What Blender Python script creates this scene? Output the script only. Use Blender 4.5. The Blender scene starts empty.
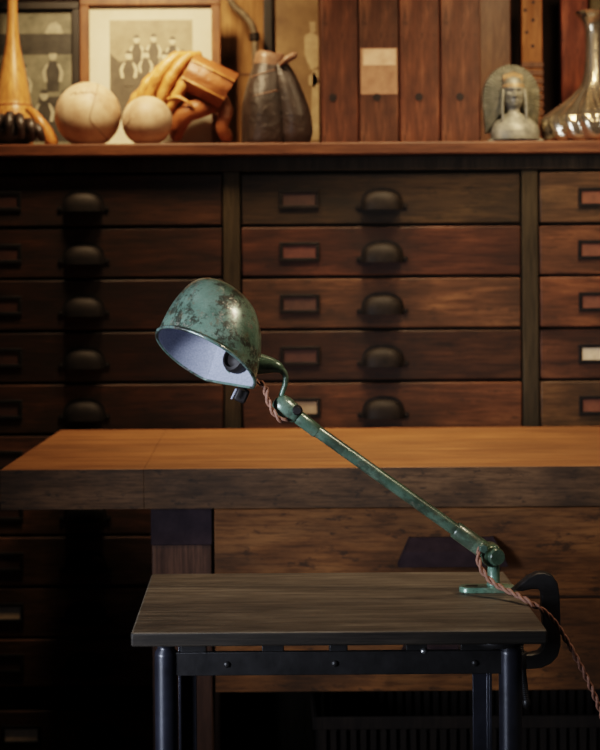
import bpy, bmesh, math, random
from mathutils import Vector, Matrix, noise as mnoise
random.seed(7)
PI = math.pi
col = bpy.context.scene.collection

# ------------------------------------------------------------------ camera frame
F, CX, CY, ZC, ROLL = 1500.0, 265.0, 250.0, 1.079, 0.0070
def W(px, py, d):
    """photo pixel at depth d (metres from the camera) -> world point"""
    x, y = px - CX, py - CY
    xu, yu = x - y * ROLL, y + x * ROLL
    return Vector((xu * d / F, d, ZC - yu * d / F))
def U(px, py, d):
    """level (unrolled) pixel -> world point"""
    return Vector(((px - CX) * d / F, d, ZC - (py - CY) * d / F))

# ------------------------------------------------------------------ materials
def _new(name):
    m = bpy.data.materials.new(name); m.use_nodes = True
    nt = m.node_tree; nt.nodes.clear()
    out = nt.nodes.new('ShaderNodeOutputMaterial'); b = nt.nodes.new('ShaderNodeBsdfPrincipled')
    nt.links.new(b.outputs[0], out.inputs[0])
    return m, nt, b
def _coords(nt, scale):
    tc = nt.nodes.new('ShaderNodeTexCoord'); mp = nt.nodes.new('ShaderNodeMapping')
    mp.inputs['Scale'].default_value = scale
    nt.links.new(tc.outputs['Object'], mp.inputs['Vector'])
    return mp.outputs[0]
def _noise(nt, vec, scale, detail=4, rough=.6, dist=0.0):
    n = nt.nodes.new('ShaderNodeTexNoise')
    n.inputs['Scale'].default_value = scale; n.inputs['Detail'].default_value = detail
    n.inputs['Roughness'].default_value = rough; n.inputs['Distortion'].default_value = dist
    nt.links.new(vec, n.inputs['Vector'])
    return n.outputs['Fac']
def _ramp(nt, fac, stops):
    r = nt.nodes.new('ShaderNodeValToRGB'); e = r.color_ramp.elements
    while len(e) < len(stops): e.new(.5)
    for i, (p, c) in enumerate(stops):
        e[i].position = p; e[i].color = (c[0], c[1], c[2], 1) if hasattr(c, '__len__') else (c, c, c, 1)
    nt.links.new(fac, r.inputs[0])
    return r.outputs[0]
def _mix(nt, fac, a, b, mode='MIX'):
    m = nt.nodes.new('ShaderNodeMix'); m.data_type = 'RGBA'; m.blend_type = mode
    for s, v in ((m.inputs[0], fac), (m.inputs[6], a), (m.inputs[7], b)):
        if hasattr(v, 'is_output'): nt.links.new(v, s)
        elif hasattr(v, '__len__'): s.default_value = (v[0], v[1], v[2], 1)
        else: s.default_value = v
    return m.outputs[2]
def _bump(nt, b, h, strength, dist=.001):
    n = nt.nodes.new('ShaderNodeBump'); n.inputs['Strength'].default_value = strength; n.inputs['Distance'].default_value = dist
    nt.links.new(h, n.inputs['Height']); nt.links.new(n.outputs[0], b.inputs['Normal'])
def _tint(nt, c):
    oi = nt.nodes.new('ShaderNodeObjectInfo')
    return _mix(nt, 1.0, c, oi.outputs['Color'], 'MULTIPLY')

def wood(name, dark, mid, light, axis='X', freq=60, rough=.55, blotch=(.02, .015, .01), blotch_amt=.5, blotch_scale=7, bump=.35, stretch=12, spec=.3, speck=0.0):
    m, nt, b = _new(name)
    s = [1, 1, 1]; s['XYZ'.index(axis)] = 1.0 / stretch
    v = _coords(nt, s)
    g = _noise(nt, v, freq, 6, .65, .6)
    c = _ramp(nt, g, [(.30, dark), (.5, mid), (.70, light)])
    s3 = [1, 1, 1]; s3['XYZ'.index(axis)] = 1.0 / (stretch * 2.2)
    fib = _noise(nt, _coords(nt, s3), freq * 7, 3, .7)
    c = _mix(nt, _ramp(nt, fib, [(.36, .62), (.56, 0.0)]), c, [q * .45 for q in dark])
    s2 = [1, 1, 1]; s2['XYZ'.index(axis)] = .45
    v2 = _coords(nt, s2)
    bl = _noise(nt, v2, blotch_scale, 5, .62)
    f = _ramp(nt, bl, [(.42, 0.0), (.68, blotch_amt)])
    c = _mix(nt, f, c, blotch)
    if speck:
        sp = _noise(nt, v2, blotch_scale * 9, 3, .7)
        c = _mix(nt, _ramp(nt, sp, [(.58, 0.0), (.68, speck)]), c, blotch)
    c = _tint(nt, c)
    nt.links.new(c, b.inputs['Base Color'])
    rr = _ramp(nt, g, [(.3, min(1, rough + .12)), (.7, rough)])
    nt.links.new(rr, b.inputs['Roughness'])
    b.inputs['Specular IOR Level'].default_value = spec
    _bump(nt, b, _mix(nt, .5, g, fib), bump * 1.6, .0012)
    return m
def mottled(name, stops, scale=30, rough=.5, metal=0.0, bump=.2, bscale=None, spec=.5, tint=False, detail=5, bdist=.0012):
    m, nt, b = _new(name)
    v = _coords(nt, (1, 1, 1))
    g = _noise(nt, v, scale, detail, .62)
    c = _ramp(nt, g, stops)
    if tint: c = _tint(nt, c)
    nt.links.new(c, b.inputs['Base Color'])
    b.inputs['Roughness'].default_value = rough; b.inputs['Metallic'].default_value = metal
    b.inputs['Specular IOR Level'].default_value = spec
    if bump: _bump(nt, b, _noise(nt, v, bscale or scale * 3, 4, .6, .8), bump, bdist)
    return m
def patina(name, stains=.92, chips=1.0):
    """worn green machine enamel: dark stains, bare metal chips"""
    m, nt, b = _new(name)
    v = _coords(nt, (1, 1, 1))
    base = _ramp(nt, _noise(nt, v, 26, 4, .6), [(.3, (.080, .135, .100)), (.5, (.140, .215, .165)), (.7, (.205, .285, .225))])
    stain = _noise(nt, v, 20, 12, .82, .2)
    c = _mix(nt, _ramp(nt, stain, [(.485, 0.0), (.535, stains)]), base, (.034, .030, .021))
    rust = _noise(nt, v, 75, 8, .75)
    c = _mix(nt, _ramp(nt, rust, [(.56, 0.0), (.64, .7)]), c, (.15, .12, .075))
    chip = _ramp(nt, _noise(nt, v, 62, 10, .85), [(.565, 0.0), (.60, chips)])
    c = _mix(nt, chip, c, (.55, .52, .42))
    b.inputs['Coat Weight'].default_value = .35; b.inputs['Coat Roughness'].default_value = .16
    nt.links.new(_tint(nt, c), b.inputs['Base Color'])
    nt.links.new(_mix(nt, chip, (.25,) * 3, (.85,) * 3), b.inputs['Metallic'])
    nt.links.new(_ramp(nt, stain, [(.4, .24), (.65, .42)]), b.inputs['Roughness'])
    _bump(nt, b, stain, .45, .0008)
    return m

M = {}
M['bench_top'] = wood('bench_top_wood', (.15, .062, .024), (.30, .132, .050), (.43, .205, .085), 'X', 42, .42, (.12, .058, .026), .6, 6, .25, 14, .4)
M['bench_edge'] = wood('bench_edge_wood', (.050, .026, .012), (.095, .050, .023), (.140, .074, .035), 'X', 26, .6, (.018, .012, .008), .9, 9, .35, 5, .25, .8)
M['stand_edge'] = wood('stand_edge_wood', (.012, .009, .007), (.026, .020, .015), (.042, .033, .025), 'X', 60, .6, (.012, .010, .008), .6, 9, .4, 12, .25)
M['bench_body'] = wood('bench_body_wood', (.085, .036, .012), (.160, .070, .023), (.205, .096, .034), 'X', 22, .6, (.024, .014, .008), .85, 6, .3, 5, .25, .75)
M['bench_leg'] = wood('bench_leg_wood', (.045, .022, .014), (.085, .042, .026), (.12, .06, .035), 'Z', 40, .6, (.02, .012, .01), .7, 8, .3, 10, .25)
M['cab_front'] = wood('drawer_front_wood', (.046, .021, .010), (.105, .045, .021), (.200, .088, .040), 'X', 26, .5, (.020, .013, .008), .92, 6, .3, 7, .3, .5)
M['cab_frame'] = wood('cabinet_frame_wood', (.022, .017, .009), (.042, .032, .017), (.060, .045, .024), 'Z', 40, .6, (.02, .015, .008), .6, 8, .25, 10, .2)
M['shelf'] = wood('cabinet_top_wood', (.07, .026, .012), (.135, .054, .024), (.21, .088, .040), 'X', 40, .5, (.05, .02, .01), .6, 7, .25, 12, .3)
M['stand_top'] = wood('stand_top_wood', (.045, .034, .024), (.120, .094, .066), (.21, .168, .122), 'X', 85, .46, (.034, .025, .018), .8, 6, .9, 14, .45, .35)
M['board'] = wood('upright_board_wood', (.070, .028, .015), (.150, .062, .030), (.29, .140, .075), 'Z', 24, .55, (.035, .017, .011), .9, 9, .4, 5, .3, .7)
M['tan_board'] = wood('tan_board_wood', (.26, .13, .04), (.40, .21, .075), (.52, .29, .11), 'Z', 36, .55, (.20, .09, .03), .6, 6, .25, 8, .3)
M['frame_wood'] = wood('picture_frame_wood', (.11, .045, .018), (.20, .085, .035), (.28, .13, .05), 'Z', 60, .4, (.05, .02, .01), .5, 9, .2, 10, .4)
M['club'] = wood('turned_club_wood', (.34, .15, .04), (.50, .24, .075), (.60, .31, .11), 'Z', 40, .28, (.26, .10, .03), .5, 9, .1, 10, .5)
M['wall'] = wood('back_wall_wood', (.016, .008, .005), (.030, .015, .008), (.045, .022, .012), 'Z', 20, .7, (.01, .006, .004), .6, 3, .3, 10, .2)
M['floor'] = wood('floor_wood', (.022, .013, .009), (.042, .026, .017), (.06, .038, .025), 'X', 20, .6, (.012, .008, .006), .6, 3, .3, 10, .3)
M['iron'] = mottled('black_iron', [(.3, (.007, .006, .006)), (.7, (.020, .018, .018))], 40, .45, .2, .2)
M['bluesteel'] = mottled('blue_painted_steel', [(.3, (.012, .012, .016)), (.7, (.030, .031, .042))], 25, .34, .35, .15)
M['pull'] = mottled('dark_bronze_pull', [(.3, (.006, .0048, .004)), (.7, (.016, .0125, .010))], 60, .62, .1, bump=.15, spec=.22, tint=True)
M['purple'] = mottled('purple_black_paint', [(.3, (.016, .009, .012)), (.7, (.034, .021, .024))], 30, .7, 0, .2, spec=.18)
M['patina'] = patina('worn_green_enamel')
M['green_arm'] = patina('dull_green_enamel', .55, .35)
M['lining'] = mottled('pale_lining_enamel', [(.30, (.20, .215, .27)), (.5, (.27, .285, .36)), (.70, (.33, .345, .42))], 420, .5, 0, .4, 500)
M['steel'] = mottled('bare_steel', [(.3, (.30, .31, .31)), (.7, (.55, .56, .56))], 60, .3, .9, .1)
M['dark'] = mottled('dark_bakelite', [(.3, (.008, .006, .006)), (.7, (.018, .014, .013))], 40, .55, 0, .05, spec=.25)
M['cord'] = mottled('copper_brown_cloth_cord', [(.3, (.13, .058, .038)), (.7, (.30, .15, .10))], 300, .7, 0, .3)
M['card'] = mottled('aged_card', [(.3, (.36, .28, .18)), (.7, (.52, .43, .30))], 60, .8, 0, .05, tint=True)
M['label_slot'] = mottled('red_wood_in_label_frame', [(.3, (.060, .024, .013)), (.7, (.105, .042, .022))], 50, .6, 0, .1, tint=True)
M['mat'] = mottled('cream_mat_board', [(.3, (.54, .50, .38)), (.7, (.66, .62, .50))], 8, .85, 0, .02)
M['sepia'] = mottled('sepia_print', [(.3, (.20, .165, .105)), (.7, (.36, .31, .21))], 22, .5, 0, 0)
M['sepia_dark'] = mottled('sepia_shadow', [(.3, (.055, .045, .030)), (.7, (.105, .088, .058))], 40, .5, 0, 0)
M['sepia_light'] = mottled('sepia_highlight', [(.3, (.46, .41, .29)), (.7, (.60, .55, .41))], 60, .5, 0, 0)
M['grey_print'] = mottled('grey_green_print', [(.3, (.075, .075, .05)), (.7, (.18, .17, .12))], 30, .45, 0, 0)
M['grey_dark'] = mottled('grey_print_shadow', [(.3, (.016, .016, .013)), (.7, (.045, .043, .034))], 40, .45, 0, 0)
M['grey_light'] = mottled('grey_print_highlight', [(.3, (.22, .21, .15)), (.7, (.36, .34, .26))], 60, .45, 0, 0)
M['poster'] = mottled('tan_poster', [(.3, (.12, .068, .030)), (.5, (.20, .12, .052)), (.7, (.30, .19, .09))], 9, .6, 0, 0)
M['poster_light'] = mottled('poster_pale_figure', [(.3, (.32, .22, .12)), (.7, (.48, .36, .21))], 40, .6, 0, 0)
M['black'] = mottled('black_frame_paint', [(.3, (.008, .007, .006)), (.7, (.02, .018, .015))], 30, .4, 0, .05)
M['ball'] = mottled('old_ball_leather', [(.3, (.28, .17, .10)), (.5, (.46, .33, .22)), (.7, (.58, .45, .31))], 17, .55, 0, .15, 160)
M['seam'] = mottled('ball_seam', [(.3, (.16, .10, .06)), (.7, (.26, .17, .11))], 60, .7, 0, .1)
M['tan_leather'] = mottled('tan_glove_leather', [(.3, (.26, .105, .030)), (.5, (.42, .195, .060)), (.7, (.56, .30, .115))], 16, .40, 0, .8, 40, bdist=.006)
M['red_leather'] = mottled('reddish_glove_leather', [(.3, (.16, .055, .020)), (.5, (.27, .098, .034)), (.7, (.36, .145, .055))], 16, .45, 0, .7, 40, bdist=.006)
M['dark_leather'] = mottled('dark_brown_leather', [(.3, (.011, .008, .007)), (.7, (.038, .027, .021))], 12, .42, 0, .7, 34, bdist=.006)
M['cuff_leather'] = mottled('brown_cuff_leather', [(.3, (.14, .075, .045)), (.7, (.27, .155, .10))], 14, .4, 0, .3, 60, bdist=.006)
M['pewter'] = mottled('grey_green_pewter', [(.3, (.075, .080, .062)), (.55, (.19, .19, .155)), (.72, (.32, .31, .25))], 46, .45, .2, .4, 120, tint=True)
M['pewter_warm'] = mottled('tan_worn_pewter', [(.3, (.22, .14, .07)), (.7, (.40, .27, .15))], 60, .5, .3, .3, 120)
M['silver'] = mottled('antique_silver_glass', [(.3, (.50, .40, .26)), (.7, (.80, .70, .54))], 30, .22, .92, .25)
M['basket'] = wood('basket_slats_wood', (.008, .005, .004), (.016, .010, .007), (.024, .015, .010), 'Z', 40, .7, (.01, .007, .005), .5, 8, .3, 8, .2)
M['patch'] = mottled('pale_label_patch', [(.3, (.20, .10, .055)), (.7, (.34, .19, .11))], 30, .7, 0, .1)
M['patch_light'] = mottled('pale_pinkish_label_paper', [(.3, (.44, .29, .19)), (.7, (.60, .43, .30))], 40, .75, 0, .1)

def add_grime(m, period, x0):
    nt = m.node_tree; b = next(n for n in nt.nodes if n.type == 'BSDF_PRINCIPLED')
    src = b.inputs['Base Color'].links[0].from_socket
    tc = nt.nodes.new('ShaderNodeTexCoord'); sp = nt.nodes.new('ShaderNodeSeparateXYZ'); nt.links.new(tc.outputs['Object'], sp.inputs[0])
    def mth(op, a, v):
        n = nt.nodes.new('ShaderNodeMath'); n.operation = op; nt.links.new(a, n.inputs[0])
        if v is not None:
            if hasattr(v, 'is_output'): nt.links.new(v, n.inputs[1])
            else: n.inputs[1].default_value = v
        return n.outputs[0]
    q = mth('COSINE', mth('MULTIPLY', mth('SUBTRACT', sp.outputs[0], x0), 2 * PI / period), None)
    nz = _noise(nt, tc.outputs['Object'], 16, 4, .6)
    q = mth('ADD', q, mth('MULTIPLY', mth('SUBTRACT', nz, .5), 1.2))
    f = _ramp(nt, q, [(.55, 0.0), (1.0, .42)])
    nt.links.new(_mix(nt, f, src, (.014, .010, .007)), b.inputs['Base Color'])
add_grime(M['cab_front'], 298.5 * 3.10 / F, 1.5 * 3.10 / F)

# ------------------------------------------------------------------ mesh helpers
def box(bm, x0, x1, y0, y1, z0, z1, mi=0):
    vs = [bm.verts.new((x, y, z)) for x in (x0, x1) for y in (y0, y1) for z in (z0, z1)]
    for q in ((0, 1, 3, 2), (4, 6, 7, 5), (0, 4, 5, 1), (2, 3, 7, 6), (0, 2, 6, 4), (1, 5, 7, 3)):
        f = bm.faces.new([vs[i] for i in q]); f.material_index = mi
def obox(bm, c, ax, ay, az, hx, hy, hz, mi=0):
    """box with its own axes"""
    vs = [bm.verts.new(c + ax * (sx * hx) + ay * (sy * hy) + az * (sz * hz)) for sx in (-1, 1) for sy in (-1, 1) for sz in (-1, 1)]
    for q in ((0, 1, 3, 2), (4, 6, 7, 5), (0, 4, 5, 1), (2, 3, 7, 6), (0, 2, 6, 4), (1, 5, 7, 3)):
        f = bm.faces.new([vs[i] for i in q]); f.material_index = mi
def loft(bm, loops, cap0=True, cap1=True, closed=True, mi=0):
    rings = [[bm.verts.new(p) for p in L] for L in loops]
    n = len(rings[0])
    for a, b in zip(rings, rings[1:]):
        for i in range(n if closed else n - 1):
            j = (i + 1) % n
            f = bm.faces.new((a[i], a[j], b[j], b[i])); f.material_index = mi
    if cap0: bm.faces.new(rings[0][::-1]).material_index = mi
    if cap1: bm.faces.new(rings[-1]).material_index = mi
    return rings
def frame_of(t, hint=None):
    t = t.normalized()
    h = hint or (Vector((0, 0, 1)) if abs(t.z) < .9 else Vector((0, 1, 0)))
    a = (h - t * h.dot(t)).normalized()
    return a, t.cross(a)
def tube(bm, pts, radii, n=14, cap=True, flat=None, hint=None, mi=0):
    """round (or flattened: flat = ratio of second axis) tube along points"""
    pts = [Vector(p) for p in pts]
    if not hasattr(radii, '__len__'): radii = [radii] * len(pts)
    loops = []; a = None
    for i, p in enumerate(pts):
        t = (pts[min(i + 1, len(pts) - 1)] - pts[max(i - 1, 0)]).normalized()
        if hint is not None: a, b = frame_of(t, hint)
        elif a is None: a, b = frame_of(t)
        else:
            a = (a - t * a.dot(t)).normalized(); b = t.cross(a)
        r = radii[i]; k = flat if flat else 1.0
        loops.append([p + a * (r * k * math.cos(2 * PI * j / n)) + b * (r * math.sin(2 * PI * j / n)) for j in range(n)])
    loft(bm, loops, cap, cap, mi=mi)
def lathe(bm, c, axis, prof, n=32, flute=None, mi=0, cap=True):
    axis = axis.normalized(); a, b = frame_of(axis)
    loops = []
    for r, h in prof:
        L = []
        for j in range(n):
            th = 2 * PI * j / n
            rr = r * (flute(th, h) if flute else 1)
            L.append(c + axis * h + a * (rr * math.cos(th)) + b * (rr * math.sin(th)))
        loops.append(L)
    loft(bm, loops, cap, cap, mi=mi)
def smooth_path(pts, k=6):
    pts = [Vector(p) for p in pts]; out = []
    for i in range(len(pts) - 1):
        p0, p1, p2, p3 = pts[max(i - 1, 0)], pts[i], pts[i + 1], pts[min(i + 2, len(pts) - 1)]
        for j in range(k):
            t = j / k
            out.append(.5 * ((2 * p1) + (p2 - p0) * t + (2 * p0 - 5 * p1 + 4 * p2 - p3) * t * t + (3 * p1 - p0 - 3 * p2 + p3) * t ** 3))
    out.append(pts[-1]); return out
def lerp_list(v, k):
    out = []
    for a, b in zip(v, v[1:]): out += [a + (b - a) * j / k for j in range(k)]
    return out + [v[-1]]
def blob(bm, c, rx, ry, rz, n=24, m=14, fn=None, mi=0, rot=None):
    rings = []
    top = None
    for i in range(m + 1):
        ph = PI * i / m
        L = []
        for j in range(n):
            th = 2 * PI * j / n
            d = Vector((math.sin(ph) * math.cos(th), math.sin(ph) * math.sin(th), math.cos(ph)))
            s = fn(d) if fn else 1.0
            p = Vector((d.x * rx * s, d.y * ry * s, d.z * rz * s))
            if rot is not None: p = rot @ p
            L.append(c + p)
        rings.append(L)
    vs = [[bm.verts.new(p) for p in L] for L in rings[1:-1]]
    t, b = bm.verts.new(rings[0][0]), bm.verts.new(rings[-1][0])
    for j in range(n):
        k = (j + 1) % n
        bm.faces.new((t, vs[0][j], vs[0][k])).material_index = mi
        bm.faces.new((b, vs[-1][k], vs[-1][j])).material_index = mi
        for a, c2 in zip(vs, vs[1:]):
            bm.faces.new((a[j], c2[j], c2[k], a[k])).material_index = mi
def poly(bm, pts, mi=0):
    bm.faces.new([bm.verts.new(p) for p in pts]).material_index = mi

def tag(o, label=None, cat=None, group=None, kind=None):
    if label: o['label'] = label
    if cat: o['category'] = cat
    if group: o['group'] = group
    if kind: o['kind'] = kind
    return o
def thing(name, label, cat, loc, group=None):
    o = bpy.data.objects.new(name, None); col.objects.link(o); o.location = loc
    o.empty_display_size = .05
    return tag(o, label, cat, group)
def root_of(o):
    while o.parent: o = o.parent
    return o
def obj(name, bm, mats, parent=None, loc=None, bevel=0.0, smooth=True, angle=40, subsurf=0, color=None, segs=2, recalc=True):
    """bm is in world coordinates; the mesh is stored about the thing's base"""
    base = Vector(root_of(parent).location) if parent else (Vector(loc) if loc is not None else Vector((0, 0, 0)))
    if recalc: bmesh.ops.recalc_face_normals(bm, faces=bm.faces[:])
    bm.transform(Matrix.Translation(-base))
    me = bpy.data.meshes.new(name); bm.to_mesh(me); bm.free()
    for m in (mats if isinstance(mats, (list, tuple)) else [mats]): me.materials.append(m)
    o = bpy.data.objects.new(name, me); col.objects.link(o)
    if parent: o.parent = parent
    else: o.location = base
    if smooth:
        me.polygons.foreach_set('use_smooth', [True] * len(me.polygons))
        me.set_sharp_from_angle(angle=math.radians(angle))
    if bevel:
        b = o.modifiers.new('edge', 'BEVEL'); b.width = bevel; b.segments = segs; b.limit_method = 'ANGLE'; b.angle_limit = math.radians(35)
    if subsurf:
        s = o.modifiers.new('sub', 'SUBSURF'); s.levels = s.render_levels = subsurf
    if color: o.color = (*color, 1)
    return o
BM = bmesh.new

# ------------------------------------------------------------------ room
bm = BM(); box(bm, -2.6, 2.6, -1.2, 3.78, -.05, 0)
tag(obj('floor', bm, M['floor']), kind='structure')
bm = BM()
for i in range(26):
    x0 = -2.6 + i * .2
    box(bm, x0 + .001, x0 + .199, 3.70, 3.78, 0, 2.7)
tag(obj('wall_back', bm, M['wall'], bevel=.003), kind='structure')

# ------------------------------------------------------------------ drawer cabinet
DC = 3.10
kx = DC / F
def cx(px): return (px - CX) * kx
def cz(py): return ZC - (py - CY) * kx
SHELF = cz(143.6)
cab = thing('drawer_cabinet', 'long dark wooden cabinet of shallow drawers along the back wall', 'cabinet', (cx(381), DC, 0))
bm = BM()
box(bm, cx(-84), cx(850), 3.068, 3.62, cz(156.5), SHELF)
obj('cabinet_top', bm, M['shelf'], cab, bevel=.004)
bm = BM(); box(bm, cx(-78), cx(842), 3.092, 3.60, cz(171.5), cz(157))
obj('top_rail', bm, M['cab_frame'], cab, bevel=.002, color=(.75, .7, .8))
for a, b in ((-78, -60), (223.5, 240), (522, 538), (820, 842)):
    bm = BM(); box(bm, cx(a), cx(b), 3.097, 3.13, .0, cz(171.8))
    obj('stile', bm, M['cab_frame'], cab, bevel=.002)
bm = BM()
box(bm, cx(-76), cx(840), 3.135, 3.60, .02, cz(172))
obj('carcass', bm, M['cab_frame'], cab, color=(.25, .25, .25))
bm = BM(); box(bm, cx(240.3), cx(521.7), 3.112, 3.133, .02, cz(434)); box(bm, cx(538.3), cx(819.7), 3.112, 3.133, .02, cz(434))
box(bm, cx(-60), cx(223), 3.105, 3.133, cz(707), cz(687)); box(bm, cx(-60), cx(223), 3.105, 3.133, 0, cz(758.5))
obj('lower_rail', bm, M['cab_frame'], cab, color=(.5, .5, .5))
ROWS = [172.6, 226, 277.6, 330, 382, 433, 484, 534.5, 585.5, 636.5, 686.5]
def cup_pull(bm, px, py, y0, w=20, h=19, dep=.026):
    """quarter-ellipsoid shell cup pull with flange ears"""
    a, b = w * kx, h * kx
    X, Z = cx(px), cz(py + 11)
    # meridians fan from arch on the drawer face forward to the lip
    def surf(a, b, c, n=22, m=9):
        rows = []
        for i in range(m + 1):
            s = PI / 2 * i / m      # 0: on the wall, 90: bottom lip
            row = []
            for j in range(n + 1):
                x = -1 + 2 * j / n
                hw = max(0.0, 1 - abs(x) ** 2.6) ** (1 / 2.6)
                row.append(Vector((X + a * x, y0 - c * hw * math.sin(s) ** .8, Z + b * hw * math.cos(s) ** .8)))
            rows.append(row)
        return rows
    for scale, flip in ((1.0, False), (.9, True)):
        R = surf(a * scale, b * scale, dep * scale)
        V = [[bm.verts.new(p) for p in r] for r in R]
        for r0, r1 in zip(V, V[1:]):
            for j in range(len(r0) - 1):
                q = (r0[j], r0[j + 1], r1[j + 1], r1[j])
                bm.faces.new(q[::-1] if flip else q)
        if scale == 1.0: lip = V[-1]
        else:
            for j in range(len(lip) - 1): bm.faces.new((lip[j], lip[j + 1], V[-1][j + 1], V[-1][j]))
    # arch flange on the face and two ears with screws
    n = 20; o_, i_ = [], []
    for j in range(n + 1):
        x = -1 + 2 * j / n
        hw = max(0.0, 1 - abs(x) ** 2.6) ** (1 / 2.6)
        o_.append((X + a * 1.12 * x, Z + b * 1.16 * hw)); i_.append((X + a * .95 * x, Z + b * .95 * hw))
    for y in (y0 - .0022,):
        vo = [bm.verts.new((p[0], y, p[1])) for p in o_]; vi = [bm.verts.new((p[0], y, p[1])) for p in i_]
        vb = [bm.verts.new((p[0], y0 + .0004, p[1])) for p in o_]
        for j in range(n):
            bm.faces.new((vo[j], vo[j + 1], vi[j + 1], vi[j])); bm.faces.new((vb[j], vb[j + 1], vo[j + 1], vo[j]))
    for s in (-1, 1):
        tube(bm, [(X + s * a * 1.16, y0 + .0005, Z + .006), (X + s * a * 1.16, y0 - .003, Z + .006)], .0058, 12)
        tube(bm, [(X + s * a * 1.16, y0 - .003, Z + .006), (X + s * a * 1.16, y0 - .0045, Z + .006)], [.003, .002], 10)
def rect_frame(bm, x0, x1, z0, z1, t, y0, y1):
    box(bm, x0, x1, y0, y1, z1 - t, z1); box(bm, x0, x1, y0, y1, z0, z0 + t)
    box(bm, x0, x0 + t, y0, y1, z0 + t, z1 - t); box(bm, x1 - t, x1, y0, y1, z0 + t, z1 - t)
def drawer(px0, px1, y0, y1, off, tint, plate_px, pull_px, card, ptint=(1, 1, 1), slot=(1, 1, 1), wedge=0):
    yf = DC + off
    bm = BM()
    box(bm, cx(px0 + .8), cx(px1 - .8), yf, yf + .03, cz(y1 - .7), cz(y0 + .9))
    d = obj('drawer', bm, M['cab_front'], cab, bevel=.0028, color=tint)
    cyy = (y0 + y1) / 2
    b2 = BM()
    rect_frame(b2, cx(plate_px - 20), cx(plate_px + 20), cz(cyy + 10), cz(cyy - 9.5), 3.6 * kx, yf - .004, yf + .0005)
    obj('label_frame', b2, M['pull'], d, bevel=.001, color=ptint)
    b3 = BM(); box(b3, cx(plate_px - 16.2), cx(plate_px + 16.2), yf - .0015, yf + .0004, cz(cyy + 6.2), cz(cyy - 5.8))
    if card: obj('label_card', b3, M['card'], d, color=card)
    else: obj('label_back', b3, M['label_slot'], d, color=slot)
    b4 = BM(); cup_pull(b4, pull_px, cyy, yf)
    obj('cup_pull', b4, M['pull'], d, color=ptint, angle=50)
    return d
LT = [(.36, .38, .38), (.42, .40, .38), (.27, .27, .27), (.26, .26, .26), (.58, .56, .50), (1.1,) * 3, (1.1,) * 3, (1.1,) * 3, (1.1,) * 3, (1.1,) * 3]  # lower rows: tint brightened in place of fill light below the bench
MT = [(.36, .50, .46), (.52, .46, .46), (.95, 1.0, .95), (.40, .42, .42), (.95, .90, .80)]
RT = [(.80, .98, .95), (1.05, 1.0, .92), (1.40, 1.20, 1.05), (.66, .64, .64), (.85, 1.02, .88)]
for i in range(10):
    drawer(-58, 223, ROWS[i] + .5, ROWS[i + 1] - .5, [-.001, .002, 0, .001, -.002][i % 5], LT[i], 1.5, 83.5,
           (1.9, 1.9, 1.9) if i == 8 else None, (.8, .8, .8), (.6, .6, .6))  # label card tint raised as painted fill light
drawer(-58, 223, 708.5, 757.5, 0, (.9,) * 3, 18, 95, (1.9, 1.9, 1.9), (.5, .5, .5))  # bottom drawer and card: fill light put into the tints too
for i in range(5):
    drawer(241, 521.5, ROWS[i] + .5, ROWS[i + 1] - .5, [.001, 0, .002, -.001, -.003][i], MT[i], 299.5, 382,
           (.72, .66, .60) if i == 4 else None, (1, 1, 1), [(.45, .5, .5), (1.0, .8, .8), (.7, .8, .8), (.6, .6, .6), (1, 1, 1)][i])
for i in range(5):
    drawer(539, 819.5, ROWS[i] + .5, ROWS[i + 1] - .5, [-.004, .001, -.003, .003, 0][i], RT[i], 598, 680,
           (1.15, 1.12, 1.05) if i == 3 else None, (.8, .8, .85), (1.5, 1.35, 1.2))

# ------------------------------------------------------------------ workbench
DB = 2.50
kb = DB / F
def bx(px): return (px - 1.8 - CX) * kb
def bz(py): return ZC - (py - CY) * kb
ZB, ZBU = bz(468.2), bz(508.4)
bench = thing('workbench', 'heavy wooden workbench with thick orange-brown top in front of the drawer cabinet', 'workbench', (bx(450), DB, 0))
bm = BM()
box(bm, bx(2), bx(143.9), DB, 3.055, ZBU, ZB); box(bm, bx(144.05), bx(904), DB, 3.055, ZBU, ZB)
for v in bm.verts:
    if v.co.x < bx(50): v.co.x += (.022 if v.co.y > 2.7 else -.003)
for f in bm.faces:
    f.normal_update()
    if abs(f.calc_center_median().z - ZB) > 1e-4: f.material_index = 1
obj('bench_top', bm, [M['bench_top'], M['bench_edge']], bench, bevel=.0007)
for px0, px1 in ((150, 211), (693, 755)):
    for y0, y1 in ((DB + .03, DB + .13), (2.92, 3.02)):
        bm = BM(); box(bm, bx(px0), bx(px1), y0, y1, 0, ZBU)
        lg = obj('leg', bm, M['bench_leg'], bench, bevel=.003)
        if y0 < 2.7:
            bm = BM(); box(bm, bx(px0 - .6), bx(px1 + .6), y0 - .004, y1 - .002, bz(548), ZBU - .0005)
            obj('iron_sleeve', bm, M['purple'], lg, bevel=.002)
bm = BM()
box(bm, bx(213.5), bx(691), DB + .05, 3.0, bz(698.5), bz(697)); box(bm, bx(213.5), bx(691), 2.97, 3.0, bz(697), ZBU)
box(bm, bx(212), bx(214.5), DB + .05, 2.98, bz(697), ZBU); box(bm, bx(690), bx(692), DB + .05, 2.98, bz(697), ZBU)
box(bm, bx(214), bx(690), DB + .032, 2.97, bz(603.6), bz(602.4))
obj('drawer_case', bm, M['bench_leg'], bench)
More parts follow.
